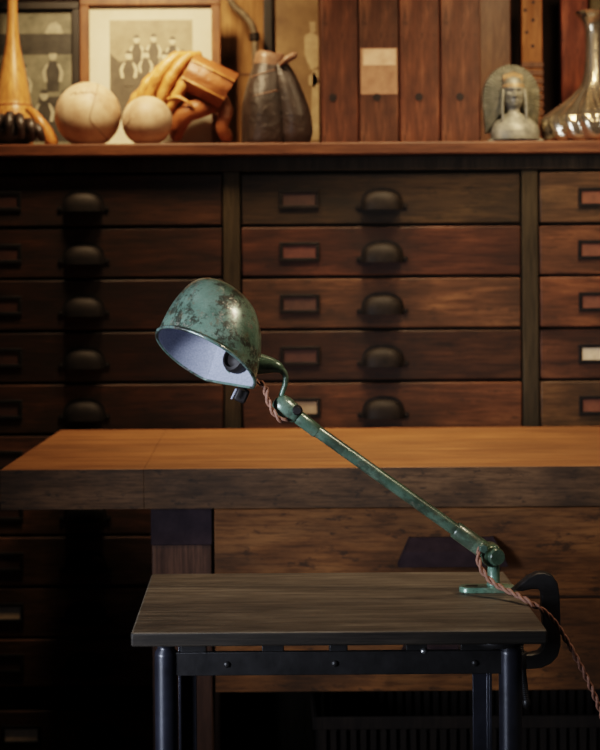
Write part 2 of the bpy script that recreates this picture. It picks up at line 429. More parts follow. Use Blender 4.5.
for k, (y0, y1) in enumerate(((511.5, 602), (604.5, 697))):
    bm = BM(); box(bm, bx(213.5), bx(691), DB + .026, DB + .05, bz(y1), bz(y0))
    d = obj('drawer', bm, M['bench_body'], bench, bevel=.002, color=[(1.0, .95, .9), (1.15, 1.1, 1.02)][k])
    # wide trapezoid bin pull painted purple-black
    bm = BM(); z0, z1 = (bz(568), bz(541)) if k == 0 else (bz(663), bz(636))
    f = DB + .026
    xs = [(bx(400), bx(505), z0, 0), (bx(399), bx(506), z0, .030), (bx(406), bx(499), z0 + (z1 - z0) * .55, .026), (bx(412), bx(493), z1, .006), (bx(412), bx(493), z1, 0)]
    loft(bm, [[Vector((a, f - y, z)), Vector((b, f - y, z))] for a, b, z, y in xs], False, False, closed=False)
    for s in (0, 1):
        bm.faces.new([bm.verts.new((q[s], f - q[3], q[2])) for q in xs])
    o = obj('bin_pull', bm, M['purple'], d, smooth=False)
    sm = o.modifiers.new('thick', 'SOLIDIFY'); sm.thickness = .003; sm.offset = -1

# ------------------------------------------------------------------ slatted basket below the bench
by0 = 2.62; kk = by0 / F
bk = thing('slatted_basket', 'low dark slatted wooden basket on the floor under the workbench', 'basket', ((500 - CX) * kk, by0 + .15, 0))
bm = BM()
x0, x1, zt = (315 - CX) * kk, (655 - CX) * kk, ZC - (721 - CY) * kk
n = 34
for i in range(n):
    x = x0 + (x1 - x0) * (i + .5) / n
    for y in (by0, by0 + .27): box(bm, x - .005, x + .005, y, y + .008, .012, zt - .01)
for i in range(14):
    y = by0 + .012 + .26 * i / 13.5
    for x in (x0, x1 - .008): box(bm, x, x + .008, y, y + .010, .012, zt - .01)
obj('slats', bm, M['basket'], bk)
bm = BM()
for z in (zt - .014, .02):
    for y in (by0 - .008, by0 + .278): box(bm, x0 - .01, x1 + .01, y, y + .008, z, z + .022)
    for x in (x0 - .009, x1 + .001): box(bm, x, x + .008, by0 + .0005, by0 + .2775, z, z + .022)
obj('rim', bm, M['basket'], bk, bevel=.002, color=(1.3, 1.3, 1.3))
bm = BM(); box(bm, x0, x1, by0, by0 + .278, .002, .012)
obj('bottom', bm, M['basket'], bk)

# ------------------------------------------------------------------ work stand
D0, D1 = 1.803, 2.133
ks = D0 / F
def sx(px): return (px - 4.0 - CX) * ks
def sz(py): return ZC - (py - CY) * ks
ZT, ZTU = sz(632), sz(646.5)
SX0, SX1 = sx(132), sx(549)
st = thing('work_stand', 'small stand with grey-brown plank top on dark metal legs in front of the workbench', 'table', (sx(340), 1.96, 0))
bm = BM()
box(bm, SX0, SX1, D0, D1, ZTU, ZT)
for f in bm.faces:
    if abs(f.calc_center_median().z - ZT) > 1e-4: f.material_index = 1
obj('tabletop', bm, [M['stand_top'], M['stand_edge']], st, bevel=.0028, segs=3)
def turned_leg(px, y):
    X = (px - CX) * y / F
    bm = BM()
    zt = ZTU - .0005
    lathe(bm, Vector((X, y, 0)), Vector((0, 0, 1)),
          [(.020, 0), (.020, .012), (.0142, .02), (.0142, zt - .020), (.0138, zt - .016), (.0105, zt - .012), (.0105, zt - .009), (.017, zt - .0065), (.0175, zt - .002), (.0165, zt)], 28)
    return bm
obj('leg', turned_leg(163.3, 1.845), M['bluesteel'], st, angle=50)
obj('leg', turned_leg(507.3, 1.845), M['bluesteel'], st, angle=50)
def angle_leg(px, y, s):
    X = (px - CX) * y / F
    bm = BM(); w, t = .024, .004
    P = [(0, 0), (w, 0), (w, t), (t, t), (t, w), (0, w)]
    loft(bm, [[Vector((X + s * (p[0] - w / 2), y + w / 2 - p[1], z)) for p in P] for z in (0, ZTU - .0005)])
    return bm
obj('leg', angle_leg(184.5, 2.085, 1), M['bluesteel'], st, bevel=.0008)
obj('leg', angle_leg(479, 2.085, -1), M['bluesteel'], st, bevel=.0008)
zb, za = U(0, 675.5, 1.838).z, U(0, 652, 1.838).z
XL, XR = (163.3 - CX) * 1.845 / F, (507.3 - CX) * 1.845 / F
bm = BM(); box(bm, XL + .010, XR - .010, 1.838, 1.845, zb, za)
ap = obj('apron', bm, M['iron'], st, bevel=.001)
for px, py in ((227, 664.5), (335, 663.5), (475, 663)):
    p = W(px, py, 1.838); bm = BM(); blob(bm, p, .0042, .003, .0042, 12, 8)
    obj('rivet', bm, M['iron'], ap)
bm = BM(); box(bm, XL + .012, XR - .012, 2.096, 2.102, zb, za); obj('apron', bm, M['iron'], st, bevel=.001)
for X in (XL, XR):
    bm = BM(); box(bm, X - .0035, X + .0035, 1.860, 2.073, zb, za); obj('apron', bm, M['iron'], st, bevel=.001)
for px0, px1 in ((180, 206), (262, 284), (330, 348), (407, 428), (462, 496)):
    bm = BM(); box(bm, (px0 - 2.8 - CX) * 1.83 / F, (px1 - 2.8 - CX) * 1.83 / F, 1.841, 1.866, za - .006, ZTU - .0004)
    c = obj('clip', bm, M['iron'], st, bevel=.001)
    if px0 == 407:
        bm = BM(); blob(bm, W(424, 651, 1.840), .0045, .004, .0035, 12, 8); obj('bolt_head', bm, M['steel'], c)
bm = BM()
lathe(bm, Vector(((495.5 - CX) * 1.85 / F, 1.85, 0)), Vector((0, 0, 1)), [(.032, ZTU - .009), (.0335, ZTU - .006), (.0335, ZTU - .002), (.0325, ZTU - .0004)], 36)
obj('corner_flange', bm, M['iron'], st, angle=50)

# ------------------------------------------------------------------ task lamp
DL = 2.01
kl = DL / F
lamp = thing('task_lamp', 'green-enamelled jointed task lamp with half-dome shade, standing on the grey-brown stand', 'lamp', (W(493, 590, DL).x, DL, ZT))
# --- shade: D-plan dome (circle with one quarter cut off by a flat back)
PITCH = -math.atan2(355 - CY, F)
Rray = Matrix.Rotation(PITCH, 3, 'X')
TILT, ROTD, PHI, CHORD = .3568, .5115, .7470, .6437
d_ = Vector((math.cos(ROTD), 0, -math.sin(ROTD))); n_ = Vector((math.sin(ROTD), 0, math.cos(ROTD)))
eh = n_ * math.cos(TILT) + Vector((0, 1, 0)) * math.sin(TILT)
f_ = d_.cross(eh)
if f_.y < 0: f_ = -f_
d_, eh, f_ = Rray @ d_, Rray @ eh, Rray @ f_
bk_ = d_ * math.cos(PHI) + f_ * math.sin(PHI); vv = eh.cross(bk_)
RS, HS = 54.3 * kl, 74.33 * kl
SC = W(205.6, 359.08, DL - .03)
def plan(n=90):
    out = [(math.cos(t), math.sin(t)) for t in [CHORD + (2 * PI - 2 * CHORD) * i / (n - 1) for i in range(n)]]
    p0, p1 = out[-1], out[0]
    return out + [(p0[0] + (p1[0] - p0[0]) * i / 20, p0[1] + (p1[1] - p0[1]) * i / 20) for i in range(1, 20)]
def sh_ctr(t, H): return SC + eh * (H * math.sin(t) ** 1.1159) + vv * (VS * .1777 * H * (1 - math.cos(t))) - bk_ * (.1818 * H * math.sin(t))
def sh_s(t): return max(math.cos(t), 0) ** .6209
VS = 1
def shade_loops(off, n=26):
    P = plan(); L = []
    for i in range(n + 1):
        t = PI / 2 * (i / n) ** .8
        s = max(sh_s(t), .012)
        c = sh_ctr(t, HS - off)
        L.append([c + (bk_ * (a * s) + vv * (b * s)) * (RS - off) for a, b in P])
    return L
def back_pt(t): return sh_ctr(t, HS) + bk_ * (RS * math.cos(CHORD) * sh_s(t))
bm = BM(); Lo = shade_loops(0); loft(bm, Lo, False, True)
sh = obj('shade', bm, M['patina'], lamp, angle=30)
bm = BM(); Li = shade_loops(.0022); loft(bm, [Lo[0]] + Li, False, True)
obj('shade_lining', bm, M['lining'], sh, angle=22, recalc=False)
rim = [p + (p - SC).normalized() * .0006 for p in Lo[0]]
bm = BM(); R_ = rim + rim[:2]
lp = []
n = len(rim)
for i in range(n):
    t = (rim[(i + 1) % n] - rim[i - 1]).normalized(); o = t.cross(eh).normalized()
    lp.append([rim[i] + o * (.0024 * math.cos(2 * PI * j / 8)) + eh * (.0024 * math.sin(2 * PI * j / 8)) for j in range(8)])
loft(bm, lp + [lp[0]], False, False)
bmesh.ops.remove_doubles(bm, verts=bm.verts[:], dist=1e-6)
obj('rolled_rim', bm, M['patina'], sh, angle=80, color=(.8, .8, .9))
# --- socket seen inside the shade, on the flat back
back_c = back_pt(0)
nb0 = back_pt(.36); pb = back_pt(.34); up_b = (back_pt(.42) - back_pt(.22)).normalized(); nb = up_b.cross(vv).normalized()
if nb.dot(bk_) < 0: nb = -nb
soc = nb0 - nb * .0026 + vv * (-.011 if vv.y > 0 else .011)
bm = BM()
lathe(bm, soc, -nb, [(.0135, 0), (.0185, .001), (.0195, .006), (.0195, .012), (.0175, .0165), (.0135, .018), (.0128, .012), (.0120, .002)], 32)
so = obj('socket', bm, M['dark'], lamp, angle=45)
bm = BM(); lathe(bm, soc - nb * .0005, -nb, [(.0118, 0), (.0118, .0125), (.006, .0165)], 24)
obj('socket_insert', bm, M['dark'], so)
# --- switch block with a white key below the shade
sw = W(241.5, 395, DL - .03 + .035)
bm = BM(); obox(bm, sw, Vector((.9, 0, -.42)).normalized(), Vector((0, 1, 0)), Vector((.42, 0, .9)).normalized(), .0085, .008, .0095)
s_ = obj('switch_body', bm, M['dark'], lamp, bevel=.003)
bm = BM(); tube(bm, [W(236.5, 389, DL - .012), W(234, 394, DL - .014), W(231.5, 399, DL - .014)], [.0016, .0018, .0014], 10)
obj('switch_key', bm, M['lining'], s_)
bm = BM(); tube(bm, [sw + Vector((0, 0, .004)), sw + Vector((.002, .006, .012)), pb + nb * .012 - up_b * .012], .007, 12)
obj('switch_stem', bm, M['dark'], s_)
# --- bracket behind the shade tapering into a hook rod

path = [pb + nb * .0030, pb + nb * .007, (pb + nb * .012) * .45 + W(268, 363, DL) * .55, W(274, 366, DL), W(281.5, 370, DL), W(285.5, 376, DL), W(285.2, 384, DL), W(282.5, 392, DL), W(280.5, 399, DL)]
bm = BM(); tube(bm, smooth_path(path, 4), lerp_list([.018, .018, .0155, .0095, .0052, .0040, .0037, .0036, .0036], 4), 18)
obj('hook_bracket', bm, M['green_arm'], lamp, angle=60, color=(.8, .85, .8))
# --- top joint
A0, A1 = W(283, 406, DL), W(490, 554, DL)
ad = (A1 - A0).normalized()
an = Vector((0, 1, 0)).cross(ad).normalized()
bm = BM()
tube(bm, [A0 - ad * .0135, A0 - ad * .012, A0 - ad * .006, A0 + ad * .002, A0 + ad * .016, A0 + ad * .024, A0 + ad * .0245], [.004, .0095, .0138, .0150, .0135, .0108, .0095], 24)
jt = obj('joint_head', bm, M['green_arm'], lamp, angle=60, color=(.7, .72, .7))
bm = BM(); c = W(297.5, 410, DL - .010)
tube(bm, [c + Vector((0, .012, 0)), c, c + Vector((0, -.006, 0)), c + Vector((0, -.010, 0))], [.0055, .0068, .0068, .0045], 16)
obj('clamp_screw', bm, M['dark'], jt)
sl0 = A0 + ad * .022
bm = BM(); tube(bm, [sl0, sl0 + ad * .002, W(316.5, 431, DL), W(317.2, 431.5, DL)], [.0088, .0096, .0094, .0086], 24)
obj('collar', bm, M['green_arm'], lamp, angle=50, color=(.62, .64, .6))
bm = BM(); tube(bm, [W(306, 423, DL), W(390, 483, DL), W(462, 534.3, DL)], [.0082, .0084, .0086], 24)
obj('arm_tube', bm, M['green_arm'], lamp, angle=50, color=(.48, .49, .45))
# --- lower sleeve, pivot, post and plate
bm = BM(); tube(bm, [W(455, 529.3, DL), W(456, 530, DL), W(470, 540, DL), W(487, 552, DL)], [.0108, .0118, .0120, .0120], 24)
obj('sleeve', bm, M['green_arm'], lamp, angle=50, color=(.60, .60, .54))
pv = W(491, 554.5, DL)
bm = BM(); tube(bm, [pv + Vector((-.001, .016, 0)), pv + Vector((0, .014, 0)), pv + Vector((0, -.013, 0)), pv + Vector((.001, -.0155, 0))], [.0125, .0150, .0150, .0130], 28)
pj = obj('pivot', bm, M['green_arm'], lamp, angle=45, color=(.7, .72, .65))
c = W(497, 557, DL - .017)
bm = BM(); tube(bm, [c + Vector((-.003, .006, 0)), c, c + Vector((.001, -.0035, 0))], [.0120, .0120, .0100], 24)
obj('pivot_disc', bm, M['green_arm'], pj, angle=45, color=(.45, .45, .4))
c = W(483.5, 548.5, DL - .020)
bm = BM(); tube(bm, [c + Vector((0, .014, 0)), c, c + Vector((0, -.004, 0))], [.0066, .0066, .0058], 6)
obj('hex_bolt', bm, M['green_arm'], pj, smooth=False, bevel=.0008, color=(.5, .5, .5))
pc = W(493.5, 560, DL); zt_ = ZT
bm = BM(); lathe(bm, Vector((pc.x, DL, 0)), Vector((0, 0, 1)), [(.0085, zt_ + .007), (.0095, zt_ + .009), (.0083, zt_ + .012), (.0080, pv.z - .012), (.010, pv.z - .006)], 24)
obj('post', bm, M['green_arm'], lamp, angle=50, color=(1.0, 1.08, 1.05))
bm = BM()
X0, X1 = W(459, 592, DL).x, min(W(527, 592, DL).x, SX1 - .004)
def stadium(x0, x1, hy, n=10):
    out = []
    for i in range(n + 1):
        t = -PI / 2 + PI * i / n; out.append((x1 - hy + hy * math.cos(t), hy * math.sin(t)))
    for i in range(n + 1):
        t = PI / 2 + PI * i / n; out.append((x0 + hy + hy * math.cos(t), hy * math.sin(t)))
    return out
loft(bm, [[Vector((p[0], DL + p[1], z)) for p in stadium(X0 + e, X1 - e, .0135 - e)] for e, z in ((.0, zt_ + .0003), (.0, zt_ + .0055), (.0012, zt_ + .0072))])
pl = obj('base_plate', bm, M['green_arm'], lamp, angle=40, color=(1.0, 1.12, 1.05))
bm = BM()
loft(bm, [[Vector((p[0], DL + p[1], zt_ + .0073)) for p in stadium(X0 + .008, X0 + .026, .0042)], [Vector((p[0], DL + p[1], zt_ + .0076)) for p in stadium(X0 + .0085, X0 + .0255, .0038)]])
obj('screw_slot', bm, M['dark'], pl)
# --- twisted cloth cord
def twisted(bm, pts, r=.0021, pitch=.030, k=14):
    P = smooth_path(pts, k); s = 0.0; A = [[], []]; a = None
    for i, p in enumerate(P):
        t = (P[min(i + 1, len(P) - 1)] - P[max(i - 1, 0)]).normalized()
        if a is None: a, b = frame_of(t)
        else: a = (a - t * a.dot(t)).normalized(); b = t.cross(a)
        if i: s += (p - P[i - 1]).length
        for q in (0, 1):
            th = 2 * PI * s / pitch + q * PI
            A[q].append(p + (a * math.cos(th) + b * math.sin(th)) * r * .98)
    for q in (0, 1): tube(bm, A[q], r, 8)
bm = BM()
twisted(bm, [pb + nb * .012 - up_b * .010, W(263.5, 385, DL - .012), W(266, 394, DL - .014), W(269.5, 404, DL - .016), W(274, 413, DL - .017), W(281, 420, DL - .016), W(288, 419, DL - .010)])
cd = obj('cord', bm, M['cord'], lamp, angle=80, color=(.5, .4, .4))
bm = BM()
zf = .006
twisted(bm, [W(481, 547, DL - .012), W(478.5, 556, DL - .022), W(480, 566, DL - .026), W(486, 576, DL - .032), W(495, 584, DL - .040), W(506, 590, DL - .052), W(516, 594.5, DL - .064), W(526, 600, DL - .080),
             W(534, 605, DL - .082), W(544, 611.5, DL - .076), W(556, 624, DL - .058), W(568, 643, DL - .050), W(581, 667, DL - .045), W(592, 690, DL - .04), W(602, 716, DL - .035), W(614, 760, DL - .03), W(626, 830, DL - .02),
             W(636, 920, DL - .02), Vector((.525, DL, .15)), Vector((.56, DL + .01, .03)), Vector((.62, DL + .03, zf)), Vector((.80, DL + .05, zf))], k=22)
cd = obj('cord', bm, M['cord'], lamp, angle=80)

# ------------------------------------------------------------------ C-clamp
DK = 1.985
cl = thing('c_clamp', 'black iron C-clamp gripping the right edge of the stand beside the lamp base', 'clamp', (W(549, 664, DK).x, DK, W(549, 664, DK).z))
bm = BM()
prof = [(511.5, 591), (513, 588.5), (520, 582.5), (528, 576), (536, 572), (544, 571.5), (551.5, 574.5), (556.5, 582), (558.5, 594), (559.5, 620), (559.5, 645), (556.5, 655), (550, 662), (540, 666.5), (530, 667.5), (514, 667),
        (513.5, 653.5), (530, 653), (537.5, 651.5), (541.5, 647.5), (543, 640), (542, 620), (541, 600), (540.5, 592), (537, 588), (530, 588), (521, 590), (513, 592.5)]
loops = []
for e, y in ((1.1, -.0085), (0, -.0068), (0, .0068), (1.1, .0085)):
    L = []
    m = len(prof)
    for i in range(m):
        a, b, c = Vector(prof[i - 1]), Vector(prof[i]), Vector(prof[(i + 1) % m])
        t = (c - a).normalized(); nrm = Vector((-t.y, t.x))
        p = b + nrm * e
        q = W(p.x, p.y, DK); L.append(Vector((q.x, DK + y, max(q.z, ZT + .0078) if b.x < 516 and b.y < 600 else q.z)))
    loops.append(L)
loft(bm, loops)
fr = obj('clamp_frame', bm, M['iron'], cl, angle=40)
bm = BM(); b0, b1 = W(519.5, 652, DK), W(520.5, 668, DK)
tube(bm, [b0, b0 * .9 + b1 * .1, b0 * .1 + b1 * .9, b1], [.0095, .0110, .0110, .0095], 20)
obj('screw_boss', bm, M['iron'], cl, angle=45)
bm = BM()
t0, t1 = Vector((W(516.5, 610, DK).x, DK, ZTU - .006)), W(526.5, 703, DK)
P = []; R = []
n = 90
for i in range(n + 1):
    P.append(t0.lerp(t1, i / n)); R.append(.0046 if i % 2 else .0038)
tube(bm, P, R, 12)
obj('screw', bm, M['iron'], cl, angle=30)
bm = BM(); lathe(bm, Vector((t0.x, DK, 0)), Vector((0, 0, 1)), [(.006, ZTU - .010), (.0085, ZTU - .006), (.0085, ZTU - .0006)], 18)
obj('pressure_pad', bm, M['iron'], cl)
bm = BM(); blob(bm, t1, .0056, .0056, .008, 14, 10)
obj('screw_knob', bm, M['iron'], cl)

# ------------------------------------------------------------------ things on the cabinet
S0 = SHELF + .0006
def kd(d): return d / F
def fig(bm, x, y, z, s, mb, ml, mh):
    """tiny flat figure of a printed photograph: trunk, arms, head, as inked patches"""
    poly(bm, [Vector((x + a * s, y, z + b * s)) for a, b in ((-.30, -.9), (.30, -.9), (.33, .1), (.36, .42), (.16, .62), (-.16, .62), (-.36, .42), (-.33, .1))], mb)
    for sd in (-1, 1):
        poly(bm, [Vector((x + sd * a * s, y - .0003, z + b * s)) for a, b in ((.34, .46), (.54, .10), (.44, -.42), (.28, -.40), (.36, .05), (.20, .52))][::sd], ml)
    poly(bm, [Vector((x + .20 * s * math.cos(t), y - .0005, z + .92 * s + .27 * s * math.sin(t))) for t in [2 * PI * i / 14 for i in range(14)]], mh)
    poly(bm, [Vector((x + .205 * s * math.cos(t), y - .0007, z + 1.0 * s + .22 * s * math.sin(t))) for t in [PI * i / 8 for i in range(9)]], mb)
def picture(name, label, px0, px1, py0, d, bar, fmat, inner, tint=None):
    """framed picture standing on the cabinet; inner(x0, x1, z0, z1, y, root) builds what is in it"""
    x0, x1 = U(px0, 0, d).x, U(px1, 0, d).x
    zt = U(0, py0, d).z
    r = thing(name, label, 'picture', ((x0 + x1) / 2, d, S0))
    bm = BM(); rect_frame(bm, x0, x1, S0, zt, bar, d - .012, d + .012)
    obj('frame', bm, fmat, r, bevel=.002, color=tint)
    bm = BM(); box(bm, x0 + bar * .7, x1 - bar * .7, d + .005, d + .010, S0 + bar * .7, zt - bar * .7)
    obj('backing_board', bm, M['black'], r)
    inner(x0 + bar, x1 - bar, S0 + bar, zt - bar, d + .004, r)
    return r
def team(x0, x1, z0, z1, y, r):
    d = 3.40
    bm = BM(); box(bm, x0 - .002, x1 + .002, y - .001, y + .001, z0 - .002, z1 + .002)
    obj('mat_board', bm, M['mat'], r)
    bm = BM(); yy = y - .0016
    a, b, c, e = U(111, 0, d).x, U(194, 0, d).x, U(0, 118, d).z, U(0, 19, d).z
    poly(bm, [Vector((a, yy, c)), Vector((b, yy, c)), Vector((b, yy, e)), Vector((a, yy, e))], 0)
    poly(bm, [Vector((a, yy - .0002, c)), Vector((b, yy - .0002, c)), Vector((b, yy - .0002, U(0, 66, d).z)), Vector((a + .02, yy - .0002, U(0, 60, d).z)), Vector((a, yy - .0002, U(0, 52, d).z))], 1)
    k = kd(d)
    for px, py, s in ((138, 52, 15), (155, 51, 15), (174, 54, 15), (147, 66, 14), (130, 70, 17), (166, 70, 16), (184, 66, 14)):
        q = U(px, py, d); yy -= .0002
        fig(bm, q.x, yy - .0006, q.z, s * k, 1, 2, 2)
    obj('photo_print', bm, [M['sepia'], M['sepia_dark'], M['sepia_light']], r, smooth=False, recalc=False)
picture('picture_frame', 'brown wood framed team photograph with wide cream mat behind the tan glove', 82, 222, -4, 3.40, 9 * kd(3.40), M['frame_wood'], team)
def oldphoto(x0, x1, z0, z1, y, r):
    d = 3.40; bm = BM(); yy = y - .0016
    def quad(a, b, c, e, mi, o):
        poly(bm, [Vector((a, yy - o, c)), Vector((b, yy - o, c)), Vector((b, yy - o, e)), Vector((a, yy - o, e))], mi)
    quad(x0, x1, z0, z1, 0, 0)
    quad(x0, x1, U(0, 53, d).z, U(0, 32, d).z, 1, .0002); quad(x0, x1, U(0, 10, d).z, z1, 1, .0002)
    quad(U(73, 0, d).x, x1, z0, z1, 1, .0003)
    poly(bm, [Vector((U(px, 0, d).x, yy - .0004, U(0, py, d).z)) for px, py in ((46, 32), (65, 32), (62, 24), (57, 20), (51, 22))], 2)
    poly(bm, [Vector((U(px, 0, d).x, yy - .0004, U(0, py, d).z)) for px, py in ((30, 140), (70, 140), (62, 95), (40, 95))], 1)
    k = kd(d)
    for px, py, s in ((54, 72, 20), (24, 84, 18), (45, 112, 20), (66, 112, 19)):
        q = U(px, py, d); yy -= .0002; fig(bm, q.x, yy - .0006, q.z, s * k, 1, 2, 2)
    obj('photo_print', bm, [M['grey_print'], M['grey_dark'], M['grey_light']], r, smooth=False, recalc=False)
picture('picture_frame', 'black framed grey photograph behind the tall turned wooden club', -60, 81.5, 1, 3.40, 7.5 * kd(3.40), M['black'], oldphoto)
def poster(x0, x1, z0, z1, y, r):
    d = 3.47; bm = BM()
    poly(bm, [Vector((x0, y, z0)), Vector((x1, y, z0)), Vector((x1, y, z1)), Vector((x0, y, z1))], 0)
    for L in (((311, 22), (317, 22), (317, 32), (312, 33)), ((306, 36), (313, 32), (322, 38), (322, 66), (312, 70), (306, 55)), ((314, 70), (322, 70), (322, 140), (311, 140)), ((310, 76), (316, 72), (320, 82), (315, 88), (310, 84))):
        poly(bm, [Vector((U(px, 0, d).x, y - .0006, U(0, py, d).z)) for px, py in L], 1)
    obj('poster_print', bm, [M['poster'], M['poster_light']], r, smooth=False, recalc=False)
picture('picture_frame', 'tan poster of a pale standing figure in black frame, behind the dark boxing glove', 265, 345, -14, 3.47, 9.0 * kd(3.47), M['black'], poster)

def upright(name, label, px0, px1, pytop, d, th, mat, tint=(1, 1, 1), group=None, extra=None, cat='board'):
    x0, x1 = U(px0, 0, d).x, U(px1, 0, d).x
    r = thing(name, label, cat, ((x0 + x1) / 2, d, S0), group)
    bm = BM(); box(bm, x0, x1, d, d + th, S0, U(0, pytop, d).z)
    if extra: extra(bm, r, d)
    obj('panel', bm, mat, r, bevel=.003, color=tint)
    return r
edges = [(322.5, 359.5), (360.5, 400), (401, 441), (442, 482)]
tints = [(.54, .45, .42), (.54, .50, .48), (.68, .56, .50), (.60, .52, .48)]
labs = ['reddish-brown upright plank beside the tan poster, first from the left of four', 'brown upright plank with a pale worn label patch across its middle',
        'plain reddish upright plank right of the one with the pale patch', 'reddish upright plank standing directly left of the grey bust']
for i, (a, b) in enumerate(edges):
    def ex(bm, r, d, i=i, a=a, b=b):
        c = U([334, 378, 420, 461][i], 98, d); c.y = d
        b2 = BM(); tube(b2, [c + Vector((0, .003, 0)), c + Vector((0, -.0012, 0))], .0085, 16)
        obj('bolt_head', b2, M['dark'], r)
        if i == 1:
            b3 = BM(); box(b3, U(a + 1.5, 0, d).x, U(b - 1.5, 0, d).x, d - .0010, d + .0005, U(0, 95, d).z, U(0, 49, d).z)
            box(b3, U(a + 4, 0, d).x, U(b - 3, 0, d).x, d - .0014, d + .0005, U(0, 66, d).z, U(0, 50, d).z, 1)
            obj('label_patch', b3, [M['patch'], M['patch_light']], r)
    upright('upright_plank', labs[i], a, b, [-30, -38, -33, -36][i], 3.22, .16, M['board'], tints[i], 'upright planks on the cabinet', ex)
def line(bm, r, d):
    b2 = BM(); box(b2, U(206, 0, d).x, U(268, 0, d).x, d - .003, d, U(0, 75, d).z, U(0, 73.5, d).z)
    obj('joint_strip', b2, M['frame_wood'], r)
upright('tan_panel', 'golden tan wooden panel behind the bent metal pipe', 206, 270, -30, 3.53, .02, M['tan_board'], (1, 1, 1), None, line)
upright('brown_panel', 'dull brown wooden panel behind the grey bust', 480, 512.5, -30, 3.46, .02, M['frame_wood'], (.62, .62, .62))
def holes(bm, r, d):
    b2 = BM()
    for px, py in ((535, 4), (534.5, 22), (528, 34), (534, 48), (527, 12)):
        c = U(px, py, d); c.y = d
        tube(b2, [c + Vector((0, .002, 0)), c + Vector((0, -.0012, 0))], .0042, 10)
    obj('peg_holes', b2, M['dark'], r)
    b3 = BM()
    x0, x1 = U(522.5, 0, d).x, U(544.5, 0, d).x
    for i in range(10):
        z = U(0, 64 + i * 8, d).z; box(b3, x0, x1, d - .004, d + .001, z - .013, z)
    obj('ribbed_lower_strip', b3, M['frame_wood'], r, bevel=.001, color=(.7, .65, .6))
upright('pegged_board', 'narrow tan board with dark peg holes behind the bust', 523, 544, -30, 3.44, .03, M['tan_board'], (.72, .58, .5), None, holes)
upright('red_board', 'narrow red-brown board behind the silver decanter', 563, 590, -30, 3.50, .03, M['board'], (1.25, .75, .6))
upright('grey_board', 'pale grey board edge behind the decanter neck', 591.5, 625, -30, 3.52, .02, M['tan_board'], (.35, .5, .6))

# turned club with tall neck
def club(name, label, px, d, prof, lean=None):
    r = thing(name, label, 'club', (U(px, 0, d).x, d, S0))
    bm = BM(); k = kd(d)
    lathe(bm, Vector((U(px, 0, d).x, d, 0)), Vector((0, 0, 1)), [(rr * k, S0 if i == 0 else U(0, y, d).z) for i, (rr, y) in enumerate(prof)], 40)
    return r, bm
c_, bm = club('turned_club', 'tall turned golden wooden club with slender neck, at the left of the shelf', 14, 3.30,
    [(17, 146), (20, 141), (22.5, 128), (22, 118), (19.5, 109), (18.4, 104), (17.8, 103), (17.6, 98), (15.5, 84), (12.5, 68), (9.5, 55), (7.2, 42), (5.8, 28), (5.0, 10), (4.8, -12), (6.5, -22), (9, -32), (8, -42), (3, -46)])
obj('club_body', bm, M['club'], c_, angle=60)
bm = BM(); lathe(bm, Vector((U(14, 0, 3.30).x, 3.30, 0)), Vector((0, 0, 1)), [(r * kd(3.3), U(0, y, 3.3).z) for r, y in ((18.3, 105.2), (18.9, 104.6), (18.9, 103.6), (18.0, 102.8))], 40)
obj('groove_ring', bm, M['red_leather'], c_)
# small leaning club handle
d = 3.20; sc = thing('curved_wooden_handle', 'curved orange wooden handle leaning beside the turned club', 'handle piece', (U(48, 0, d).x, d, S0))
bm = BM(); P = [W(27.5, 101, d + .02), W(33, 105, d + .01), W(40, 114, d), W(47, 125, d), W(51.5, 134, d), W(52, 140, d)]
R_ = [3.2, 4.4, 5.6, 6.6, 6.9, 4.5]
zmin = P[-1].z
P = smooth_path(P, 5); R2 = [r * kd(d) for r in lerp_list(R_, 5)]
tube(bm, P, R2, 18)
lo = min(v.co.z for v in bm.verts); bm.transform(Matrix.Translation((0, 0, S0 - lo)))
obj('handle_body', bm, M['club'], sc, angle=60, color=(.85, .72, .6))
# dark glove lump in front of the club
d = 3.18; k = kd(d)
g = thing('dark_mitt', 'small near-black leather mitt lying in front of the turned club', 'glove', (U(18, 0, d).x, d, S0))
bm = BM()
def rough_(d_): return 1 + .12 * mnoise.noise(d_ * 2.3) + .05 * mnoise.noise(d_ * 6)
blob(bm, Vector((U(14, 0, d).x, d, S0 + 14 * k)), 25 * k, .045, 14 * k, 28, 16, rough_)
o = obj('palm', bm, M['dark_leather'], g, subsurf=1)
for i, (a, b, c1, c2) in enumerate(((2, 118, -8, 134), (10, 115, 8, 136), (19, 117, 22, 138), (28, 122, 34, 139), (34, 127, 43, 140))):
    bm = BM()
    tube(bm, smooth_path([W(14, 128, d), W(a, b, d - .03), W((a + c1) / 2, (b + c2) / 2 - 3, d - .052), W(c1, c2, d - .045)], 4), lerp_list([5 * k, 4.6 * k, 4.8 * k, 3.0 * k], 4), 14)
    for v in bm.verts: v.co.z = max(v.co.z, S0)
    obj('finger', bm, M['dark_leather'], g, angle=70)

# balls
def ball(label, px, r_px, d, seam_tilt, name='leather_ball'):
    k = kd(d); r = r_px * k
    c = Vector((U(px, 0, d).x, d, S0 + r))
    t = thing(name, label, 'ball', (c.x, c.y, S0), 'old leather balls on the cabinet')
    bm = BM(); blob(bm, c, r, r, r, 40, 24)
    o = obj('cover', bm, M['ball'], t, angle=80)
    b2 = BM()
    pts = []
    for i in range(97):
        a = 2 * PI * i / 96
        # baseball-style seam curve
        A_ = .44
        x = math.cos(a) + A_ * math.cos(3 * a) * .5; y = math.sin(a) - A_ * math.sin(3 * a) * .5; z = .95 * math.cos(2 * a) * .8
        v = Vector((x, y, z)).normalized(); v.rotate(seam_tilt)
        pts.append(c + v * (r * 1.001))
    tube(b2, pts, r * .013, 6, cap=False)
    obj('seam', b2, M['seam'], o, angle=80)
    return t, c, r, o
from mathutils import Euler
t, c, r, o = ball('larger tan leather ball, left of the two on the shelf', 89, 33, 3.21, Euler((.2, 1.3, .9)))
